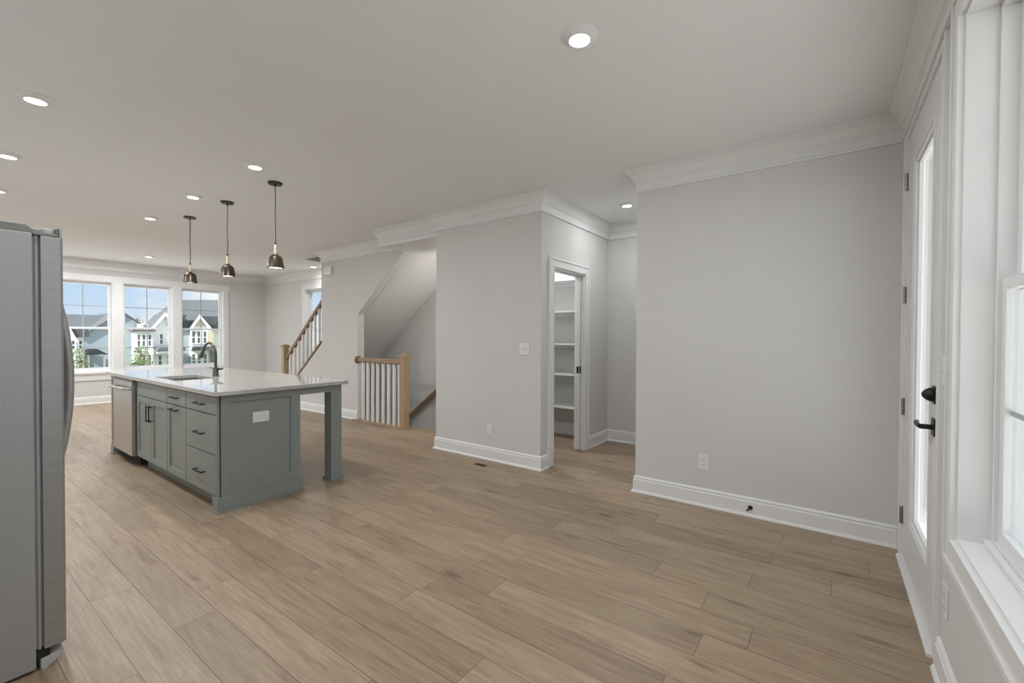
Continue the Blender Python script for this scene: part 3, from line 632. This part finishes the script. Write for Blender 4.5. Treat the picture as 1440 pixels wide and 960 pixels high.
# end structure with support leg
es = thing('island_end_panel', 'grey-green panelled island end with plinth, apron and square leg', 'island panel', (1.9, 3.72, 0))
MB().box(FXI, 1.388, 3.703, 3.725, 0.105, ZT).build('corner_stile', TEAL, es, 0.0015)
ep = MB(); a0, a1 = 1.396, 2.008
ep.box(a0, 1.452, 3.700, 3.733, 0.105, ZT).box(1.927, a1, 3.700, 3.733, 0.105, ZT).box(1.452, 1.927, 3.700, 3.733, 0.105, 0.175).box(1.452, 1.927, 3.700, 3.733, 0.822, ZT).box(1.446, 1.932, 3.712, 3.7325, 0.17, 0.83)
ep.build('panel', TEAL, es, 0.0015)
pl = MB().prism([(1.366, 3.686), (2.024, 3.686), (2.024, 3.734), (1.402, 3.734), (1.402, 3.785), (1.366, 3.785)], 'z', 0.0145, 0.112)
pl.prism([(1.356, 3.676), (2.034, 3.676), (2.034, 3.734), (1.402, 3.734), (1.402, 3.795), (1.356, 3.795)], 'z', 0.0, 0.014)
pl.build('plinth', TEAL, es, 0.002)
MB().box(2.008, 2.297, 3.700, 3.725, 0.820, ZT).build('apron', TEAL, es, 0.0015)
lg = MB().box(2.297, 2.405, 3.700, 3.808, 0.0, ZT).box(2.285, 2.417, 3.688, 3.820, 0.0, 0.012).box(2.289, 2.413, 3.692, 3.816, 0.012, 0.024)
lg.build('leg', TEAL, es, 0.002)
# far end panel
fe = thing('island_far_panel', 'grey-green island end post beyond the dishwasher', 'island panel', (1.7, 6.43, 0))
shaker(FXI, 6.315, 6.540, 0.105, ZT, 0.05).build('panel', TEAL, fe, 0.002)
MB().box(FXI+0.021, 1.985, 6.315, 6.540, 0.105, ZT).build('carcass', TEAL, fe)
MB().box(1.366, 2.0, 6.45, 6.555, 0.0, 0.105).box(1.356, 2.01, 6.44, 6.565, 0.0, 0.014).build('plinth', TEAL, fe, 0.002)
# back panel
bp = thing('island_back_panel', 'grey-green back panel of the island under the overhang', 'island panel', (1.99, 5.1, 0))
MB().box(1.987, 2.005, 3.735, 6.435, 0.0, ZT).build('panel', TEAL, bp)
# countertop with sink cutout
ct = thing('island_countertop', 'white glossy quartz countertop on the island', 'countertop', (1.9, 5.1, 0.884))
def ring(o, i, z0, z1):
    (x0, x1, y0, y1), (u0, u1, v0, v1) = o, i
    O = [(x0, y0), (x1, y0), (x1, y1), (x0, y1)]; I = [(u0, v0), (u1, v0), (u1, v1), (u0, v1)]
    vs = [(*p, z) for z in (z0, z1) for p in O+I]; fs = []
    for k in range(4):
        n = (k+1) % 4
        fs += [(k, n, 4+n, 4+k), (8+k, 8+n, 12+n, 12+k), (k, n, 8+n, 8+k), (4+k, 4+n, 12+n, 12+k)]
    return vs, fs
MB().add(*ring((1.338, 2.445, 3.650, 6.575), (1.462, 1.812, 4.845, 5.435), 0.8825, 0.914)).build('slab', QUARTZ, ct, 0.003)
# sink
sk = thing('kitchen_sink', 'undermount stainless sink set in the island countertop', 'sink', (1.637, 5.14, 0.70))
s_ = MB()
x0, x1, y0, y1 = 1.456, 1.818, 4.839, 5.441
s_.box(x0-0.012, x0, y0-0.012, y1+0.012, 0.69, 0.882).box(x1, x1+0.012, y0-0.012, y1+0.012, 0.69, 0.882).box(x0, x1, y0-0.012, y0, 0.69, 0.882).box(x0, x1, y1, y1+0.012, 0.69, 0.882).box(x0-0.012, x1+0.012, y0-0.012, y1+0.012, 0.68, 0.69)
s_.build('basin', STEEL, sk, 0.003)
MB().lathe([(0.045, 0.691), (0.045, 0.694), (0.03, 0.694), (0.028, 0.692), (0.001, 0.692)], (1.70, 5.14, 0), 24).build('drain', NICKEL, sk, 0, True)
# faucet: gooseneck over the sink
fx, fy = 1.872, 5.08
fa = thing('kitchen_faucet', 'dark pull-down gooseneck faucet standing behind the sink', 'faucet', (fx, fy, 0.914))
MB().lathe([(0.030, 0.0), (0.030, 0.006), (0.027, 0.010), (0.022, 0.075), (0.017, 0.088)], (fx, fy, 0.914), 24).build('base', GUNMETAL, fa, 0, True)
sdir = Vector((-0.10, 0.52, 0)).normalized(); pts = [(fx, fy, 0.99), (fx, fy, 1.05), (fx, fy, 1.13)]
R_ = 0.105
for i in range(1, 15):
    a = math.pi*i/14*0.86
    o = sdir*(R_*(1-math.cos(a))); pts.append((fx+o.x, fy+o.y, 1.13+R_*math.sin(a)*1.15))
MB().tube(pts, 0.0125, 14).build('gooseneck', GUNMETAL, fa, 0, True)
e0 = Vector(pts[-1]); td = (Vector(pts[-1])-Vector(pts[-2])).normalized()
MB().tube([tuple(e0-td*0.004), tuple(e0+td*0.02), tuple(e0+td*0.085), tuple(e0+td*0.092)], [0.0135, 0.015, 0.0205, 0.017], 16).build('spray_head', GUNMETAL, fa, 0, True)
MB().tube([(fx+0.015, fy-0.005, 0.985), (fx+0.035, fy-0.045, 0.990), (fx+0.04, fy-0.06, 0.992)], [0.012, 0.013, 0.010], 12).tube([(fx-0.01, fy+0.015, 0.985), (fx-0.03, fy+0.06, 1.0)], [0.006, 0.004], 10).build('lever', GUNMETAL, fa, 0, True)

# ------------------------------------------------------------------ plates and small fixtures
def plate(name, label, cat, f, w_, h_, kind, group):
    """f(u, d, z): wall mapping centred on the plate, d positive into the room"""
    def bx(mb, ua, ub, da, db, za, zb):
        a = f(ua, da, za); b = f(ub, db, zb); mb.box(a[0], b[0], a[1], b[1], a[2], b[2]); return mb
    t = thing(name, label, cat, f(0, 0, 0), group)
    bx(MB(), -w_/2, w_/2, 0, 0.006, -h_/2, h_/2).build('cover_plate', PLATE, t, 0.002)
    if kind == 'outlet':
        for s in (-1, 1):
            m = MB()
            zc, uc = (s*0.021, 0) if h_ > w_ else (0, s*0.021)
            o = bx(MB(), uc-0.015, uc+0.015, 0.006, 0.0085, zc-0.015, zc+0.015).build('receptacle', PLATE, t, 0.002)
            for k in (-1, 1):
                if h_ > w_: bx(m, uc+k*0.0065-0.0014, uc+k*0.0065+0.0014, 0.0085, 0.009, zc-0.003, zc+0.006)
                else: bx(m, uc-0.003, uc+0.006, 0.0085, 0.009, zc+k*0.0065-0.0014, zc+k*0.0065+0.0014)
            if h_ > w_: bx(m, uc-0.0025, uc+0.0025, 0.0085, 0.009, zc-0.011, zc-0.007)
            else: bx(m, uc-0.011, uc-0.007, 0.0085, 0.009, zc-0.0025, zc+0.0025)
            m.build('slots', SLOT, o)
    else:
        n = 2 if w_ > 0.1 else 1
        for k in range(n):
            uc = (k-(n-1)/2)*0.046
            o = bx(MB(), uc-0.016, uc+0.016, 0.006, 0.008, -0.033, 0.033).build('switch_frame', PLATE, t, 0.001)
            bx(MB(), uc-0.006, uc+0.006, 0.008, 0.016, -0.006, 0.012).build('toggle', PLATE, o, 0.002)
    return t
wx = lambda X, y, z: (lambda u, d, zz: (X-d, y+u, z+zz))
wyp = lambda x, Y, z: (lambda u, d, zz: (x+u, Y+d, z+zz))
wym = lambda x, Y, z: (lambda u, d, zz: (x+u, Y-d, z+zz))
plate('wall_outlet', 'white outlet low on the wide dining wall', 'outlet', wx(XL, 0.795, 0.348), 0.078, 0.118, 'outlet', 'white wall outlets')
plate('wall_outlet', 'white outlet low on the pantry wall above the floor vent', 'outlet', wx(XL, 2.955, 0.337), 0.074, 0.116, 'outlet', 'white wall outlets')
plate('wall_outlet', 'white outlet low beside the glazed garden door', 'outlet', wyp(2.325, YG, 0.335), 0.078, 0.118, 'outlet', 'white wall outlets')
plate('island_outlet', 'white outlet set sideways in the grey-green island end panel', 'outlet', wym(1.688, 3.7118, 0.680), 0.126, 0.084, 'outlet', None)
plate('light_switch', 'white double light switch on the pantry wall', 'light switch', wx(XL, 2.508, 1.205), 0.118, 0.122, 'switch', 'white light switches')
plate('light_switch', 'white light switch between the garden door and the window', 'light switch', wyp(2.375, YG, 1.21), 0.118, 0.122, 'switch', 'white light switches')
ch = thing('door_chime', 'small white chime box high on the stair wall', 'door chime', (XS, 6.80, 2.41))
MB().box(XS-0.045, XS, 6.70, 6.90, 2.335, 2.475).build('cover', PLATE, ch, 0.008)
MB().box(XS-0.047, XS-0.045, 6.76, 6.84, 2.36, 2.45).build('front_panel', TRIM, ch, 0.0005)
rg = thing('floor_register', 'small floor vent in the planks by the pantry wall', 'floor vent', (3.49, 2.98, 0), None)
MB().box(3.440, 3.458, 2.82, 3.15, 0, 0.004).box(3.522, 3.540, 2.82, 3.15, 0, 0.004).box(3.458, 3.522, 2.82, 2.838, 0, 0.004).box(3.458, 3.522, 2.985, 3.15, 0, 0.0038).build('frame', OAKY, rg, 0.001)
MB().box(3.458, 3.522, 2.838, 2.985, 0.0, 0.001).build('duct', GAPSHADE, rg)  # thin near-black sheet painted as the shade in the vent opening
sl = MB()
for k in range(7): sl.box(3.458, 3.522, 2.848+k*0.020, 2.853+k*0.020, 0.001, 0.0035)
sl.build('grille', BRONZE, rg)
co = thing('cable_stub', 'small black cable stub poking out of the dining baseboard', 'cable', (XL-0.016, 0.468, 0.062))
MB().lathe([(0.016, 0), (0.016, -0.003), (0.011, -0.004), (0.008, -0.002)], (XL-0.016, 0.462, 0.068), 18, 'x').build('grommet', BLACK, co, 0, True)
MB().tube([(XL-0.014, 0.462, 0.068), (XL-0.030, 0.462, 0.066), (XL-0.036, 0.476, 0.054), (XL-0.028, 0.484, 0.046)], 0.0055, 10).build('plug', BLACK, co, 0, True)

# ------------------------------------------------------------------ outside
ZGR = -3.2
struct(MB().box(-80, 120, YF+0.3, 140, ZGR-0.4, ZGR).build('ground_lawn', LAWN), 'lawn and street side below the windows', 'ground')
struct(MB().box(-80, 120, -60, YG-0.17, ZGR-0.4, ZGR+0.01).build('ground_paving', PAVE), 'pale paving outside the garden door', 'ground')
struct(MB().box(-80, 120, YF+0.3, 33, ZGR, ZGR+0.02).build('ground_road', PAVE), 'pale concrete court in front of the houses', 'ground')
struct(MB().box(-7.0, XB+0.4, YG-1.15, YG-0.17, 2.80, 2.98).build('ceiling_eave', TRIM), 'added white overhang keeping sun out of the garden windows', 'ceiling')  # unseen overhang added to stop sun patches on the floor

def gable_roof(mb, x0, x1, y0, y1, ze, zr, th=0.18, oh=0.35, xr=None):
    """ridge along y, rakes facing -y and +y"""
    xr = (x0+x1)/2 if xr is None else xr
    kl = (zr-ze)/(xr-x0); kr = (zr-ze)/(x1-xr)
    for (xa, za) in ((x0-oh, ze-oh*kl), (x1+oh, ze-oh*kr)):
        mb.add([(xa, y0-oh, za), (xr, y0-oh, zr), (xr, y1+oh, zr), (xa, y1+oh, za), (xa, y0-oh, za+th), (xr, y0-oh, zr+th), (xr, y1+oh, zr+th), (xa, y1+oh, za+th)],
               [(0, 1, 2, 3), (4, 5, 6, 7), (0, 1, 5, 4), (1, 2, 6, 5), (2, 3, 7, 6), (3, 0, 4, 7)])
    return mb
def side_roof(mb, x0, x1, y0, y1, ze, zr, th=0.18, oh=0.35):
    """ridge along x, slopes facing -y and +y"""
    yr = (y0+y1)/2; k = (zr-ze)/(yr-y0)
    for ya in (y0-oh, y1+oh):
        mb.add([(x0-oh, ya, ze-oh*k), (x1+oh, ya, ze-oh*k), (x1+oh, yr, zr), (x0-oh, yr, zr), (x0-oh, ya, ze-oh*k+th), (x1+oh, ya, ze-oh*k+th), (x1+oh, yr, zr+th), (x0-oh, yr, zr+th)],
               [(0, 1, 2, 3), (4, 5, 6, 7), (0, 1, 5, 4), (1, 2, 6, 5), (2, 3, 7, 6), (3, 0, 4, 7)])
    return mb
def gwall(mb, x0, x1, y0, y1, z0, ze, zr, xr=None):
    xr = (x0+x1)/2 if xr is None else xr
    return mb.prism([(x0, z0), (x1, z0), (x1, ze), (xr, zr), (x0, ze)], 'y', y0, y1)
def hwin(root, x, y, z0, z1, w_):
    f = MB().box(x-w_/2-0.07, x+w_/2+0.07, y-0.06, y, z0-0.07, z0).box(x-w_/2-0.07, x+w_/2+0.07, y-0.06, y, z1, z1+0.07).box(x-w_/2-0.07, x-w_/2, y-0.06, y, z0, z1).box(x+w_/2, x+w_/2+0.07, y-0.06, y, z0, z1).box(x-w_/2, x+w_/2, y-0.055, y, (z0+z1)/2-0.03, (z0+z1)/2+0.03)
    o = f.build('window', HTRIM, root)
    MB().box(x-w_/2, x+w_/2, y-0.03, y+0.01, z0, z1).build('pane', HGLASS, o)
def rake(mb, x0, x1, y, ze, zr, xr=None, oh=0.35, wd=0.22):
    xr = (x0+x1)/2 if xr is None else xr
    for xa in (x0, x1):
        s = 1 if xa < xr else -1; k = (zr-ze)/abs(xr-xa)
        a = (xa-s*oh, ze-oh*k); b = (xr, zr)
        mb.prism([(a[0], a[1]-wd), b and (b[0], b[1]-wd), (b[0], b[1]+0.2), (a[0], a[1]+0.2)], 'y', y-oh-0.08, y-oh-0.01)
    return mb
# A: pale blue-grey house with a broad gable wall
A = thing('house', 'pale blue-grey house with a broad windowless gable and grey roof', 'house', (10.3, 46, ZGR), 'houses across the street')
gwall(MB(), 8.0, 12.7, 46, 53, ZGR, 1.15, 3.0, 10.35).build('gable_wall', SIDEB, A)
MB().box(1.5, 8.0, 46.4, 53, ZGR, 1.0).build('wall', SIDEB, A)
gable_roof(MB(), 8.0, 12.7, 46, 53, 1.15, 3.0, 0.12, 0.2, 10.35).build('gable_roof', ROOFM, A)
side_roof(MB(), 1.5, 9.9, 46.4, 53, 1.0, 2.75, 0.15).build('roof', ROOFM, A)
MB().prism([(7.55, -0.15), (8.75, -0.15), (8.15, 0.25)], 'y', 42.4, 46).build('porch_roof', ROOFD, A)
MB().box(7.68, 7.78, 42.6, 42.7, ZGR, -0.15).build('porch_post', HTRIM, A); MB().box(8.52, 8.62, 42.6, 42.7, ZGR, -0.15).build('porch_post', HTRIM, A)
MB().box(8.02, 8.32, 45.9, 45.99, -2.3, -0.35).build('front_door', HGLASS, A)
# B2: white townhouse at far left
B2 = thing('house', 'bright white townhouse at far left with a small steep gable', 'house', (6.1, 38, ZGR), 'houses across the street')
gwall(MB(), 5.45, 6.30, 38, 44, ZGR, 1.0, 1.62, 6.05).build('wall', SIDEW, B2); MB().box(6.30, 6.75, 38.3, 44, ZGR, 1.1).build('side_wall', SIDEW, B2)
gable_roof(MB(), 5.45, 6.30, 38, 44, 1.02, 1.64, 0.1, 0.1, 6.05).build('gable_roof', HTRIM, B2)
MB().prism([(6.12, 1.72), (6.9, 1.72), (6.95, 1.14), (6.38, 1.10)], 'y', 38.0, 44).build('roof', ROOFD, B2)
for x in (5.98, 6.2, 6.58):
    for z in (0.35, -0.85): hwin(B2, x, 38 if x < 6.3 else 38.3, z, z+0.55, 0.13)
# B: white townhouse of the middle window
B = thing('house', 'white townhouse with bay windows and a steep bargeboard gable', 'house', (11.6, 43, ZGR), 'houses across the street')
MB().box(10.36, 11.55, 43, 43.7, ZGR, 1.60).build('bay_wall', SIDEW, B); MB().box(11.05, 11.62, 43.71, 45.7, ZGR, 1.60).build('rear_wall', SIDEW, B)
gwall(MB(), 11.62, 13.4, 43.4, 45.7, ZGR, 1.75, 2.85, 12.36).build('wall', SIDEW, B)
gable_roof(MB(), 11.62, 13.1, 43.4, 45.5, 1.85, 2.88, 0.1, 0.2, 12.36).build('gable_roof', ROOFM, B)
rake(MB(), 11.62, 13.1, 43.4, 1.85, 2.88, 12.36, 0.2, 0.10).build('bargeboard', HTRIM, B)
MB().prism([(10.15, 1.55), (11.65, 1.55), (11.5, 1.74), (10.4, 1.74)], 'y', 42.7, 44.0).build('bay_roof', ROOFD, B)
MB().box(11.2, 11.62, 44.6, 45.7, 1.6, 2.15).build('dormer', SIDEW, B)
MB().prism([(11.50, -0.02), (13.4, -0.02), (13.4, 0.28), (11.72, 0.28)], 'y', 42.2, 43.4).build('porch_roof', ROOFM, B)
MB().box(11.55, 13.4, 42.3, 42.4, -0.18, -0.02).build('porch_beam', HTRIM, B)
for x in (10.63, 10.93, 11.30):
    for z0 in (0.42, -1.15): hwin(B, x, 43, z0, z0+0.85, 0.16)
hwin(B, 12.14, 43.4, 0.55, 1.32, 0.18); hwin(B, 12.05, 43.4, -1.15, -0.35, 0.22); hwin(B, 12.6, 43.4, -1.15, -0.35, 0.16)
hwin(B, 12.52, 43.4, 2.02, 2.25, 0.10); hwin(B, 11.32, 44.6, 1.8, 2.05, 0.1); hwin(B, 11.5, 44.6, 1.8, 2.05, 0.1)
# C: large house of the right window
C_ = thing('house', 'large house with long grey roof and tan and white gable over bay windows', 'house', (16.4, 47, ZGR), 'houses across the street')
MB().box(14.387, 15.384, 47.4, 55, ZGR, 1.867).build('side_wall', SIDEB, C_)
MB().box(15.384, 21.78, 47.6, 55, ZGR, 1.81).build('wall', SIDEW, C_)
MB().add([(14.2, 47.2, 1.70), (22.3, 47.2, 1.70), (22.3, 57.8, 1.70), (14.2, 57.8, 1.70), (15.75, 52.5, 4.70), (20.8, 52.5, 5.05)], [(3, 2, 1, 0), (0, 1, 5, 4), (1, 2, 5), (2, 3, 4, 5), (3, 0, 4)]).build('roof', ROOFM, C_)
gwall(MB(), 15.384, 16.76, 47.0, 52, ZGR, 1.924, 2.922, 15.991).build('bay_wall', SIDEW, C_)
MB().prism([(15.613, 2.073), (16.461, 2.073), (15.991, 2.727)], 'y', 46.95, 47.0).build('gable_boards', SIDET, C_)
gable_roof(MB(), 15.384, 16.76, 47.0, 52, 1.924, 2.922, 0.08, 0.14, 15.991).build('gable_roof', ROOFD, C_)
rake(MB(), 15.384, 16.76, 47.0, 1.924, 2.922, 15.991, 0.14, 0.10).build('bargeboard', HTRIM, C_)
MB().prism([(16.221, 3.013), (17.654, 3.013), (17.31, 2.096), (16.794, 2.096)], 'y', 47.2, 50).build('front_roof', ROOFD, C_)
MB().prism([(14.387, 3.013), (15.132, 3.071), (14.616, 2.154), (14.387, 2.039)], 'y', 47.2, 50).build('left_roof', ROOFD, C_)
MB().box(16.782, 17.138, 46.9, 47.6, ZGR, 1.867).build('tan_column', SIDET, C_)
MB().prism([(15.304, -0.139), (17.08, -0.139), (16.909, 0.239), (15.476, 0.239)], 'y', 46.2, 47.0).build('porch_roof', ROOFM, C_)
hwin(C_, 15.544, 47.0, 0.514, 1.58, 0.24)
hwin(C_, 15.544, 47.0, -1.629, -0.483, 0.24)
hwin(C_, 15.957, 47.0, 0.514, 1.58, 0.24)
hwin(C_, 15.957, 47.0, -1.629, -0.483, 0.24)
hwin(C_, 16.439, 47.0, 0.514, 1.58, 0.24)
hwin(C_, 16.439, 47.0, -1.629, -0.483, 0.24)
hwin(C_, 17.424, 47.6, -1.457, -0.311, 0.34)
MB().box(16.874, 17.103, 46.8, 46.9, -1.801, -0.254).build('front_door', HGLASS, C_)

def tree(label, x, y, z0, ztop, r, n, seed, trunk_r=0.06):
    rnd = random.Random(seed)
    t = thing('tree', label, 'tree', (x, y, z0), 'trees outside')
    MB().tube([(x, y, z0), (x+0.02, y, (z0+ztop)/2), (x, y, ztop-0.2)], [trunk_r, trunk_r*0.7, trunk_r*0.3], 8).build('trunk', BARK, t, 0, True)
    br = MB()
    for k in range(9):
        a = rnd.uniform(0, 6.28); zz = z0+(ztop-z0)*rnd.uniform(0.4, 0.8)
        br.tube([(x, y, zz), (x+r*0.6*math.cos(a), y+r*0.6*math.sin(a), zz+r*0.6)], [trunk_r*0.4, trunk_r*0.15], 6)
    br.build('branches', BARK, t)
    lf = MB(); zc = z0+(ztop-z0)*0.64; hz = (ztop-z0)*0.38
    for k in range(n):
        while True:
            p = Vector((rnd.uniform(-1, 1), rnd.uniform(-1, 1), rnd.uniform(-1, 1)))
            if p.length < 1: break
        c = Vector((x+p.x*r*(1.0-0.3*max(p.z, 0)), y+p.y*r, zc+p.z*hz)); s = rnd.uniform(0.4, 1.0)*0.075*max(1, r)
        a = Vector((rnd.gauss(0, 1), rnd.gauss(0, 1), rnd.gauss(0, 1))).normalized(); b = a.orthogonal().normalized()
        lf.add([tuple(c-a*s), tuple(c+b*s*0.6), tuple(c+a*s), tuple(c-b*s*0.6)], [(0, 1, 2, 3)])
    f = lf.build('foliage', LEAF, t); f['kind'] = 'stuff'
    return t
tree('young street tree in front of the pale blue house, seen through the left window', 5.80, 34, ZGR, 0.65, 0.46, 800, 3)
tree('young street tree seen through the middle window, before the white townhouse', 8.50, 34, ZGR, 0.70, 0.62, 1700, 5)
for k_, (tx, ty, tz) in enumerate(((16.7, 60, 2.85), (18.5, 65, 3.4), (20.8, 71, 4.1), (23.1, 77, 4.9))):
    tree(['distant dark tree left-most of the wooded rise behind the steep gable', 'distant dark tree second in the wooded rise behind the steep gable', 'distant dark tree third in the wooded rise behind the steep gable', 'tallest distant dark tree at right of the wooded rise behind the steep gable'][k_], tx, ty, ZGR, tz, 1.3, 900, 20+k_, 0.15)
tree('distant round green tree showing above the roofs in the middle window', 15.3, 62.5, ZGR, 3.3, 1.1, 1300, 9, 0.15)

# neighbouring house beyond the garden door
NB = thing('house', 'pale neighbouring house wall outside the glazed door and right-hand window', 'house', (9, -6, ZGR), None)
MB().box(9, 19, -14, -0.7, ZGR, 4.0).build('wall', SIDEG, NB)
side_roof(MB(), 9, 19, -14, -0.7, 4.0, 6.5).build('roof', ROOFM, NB)
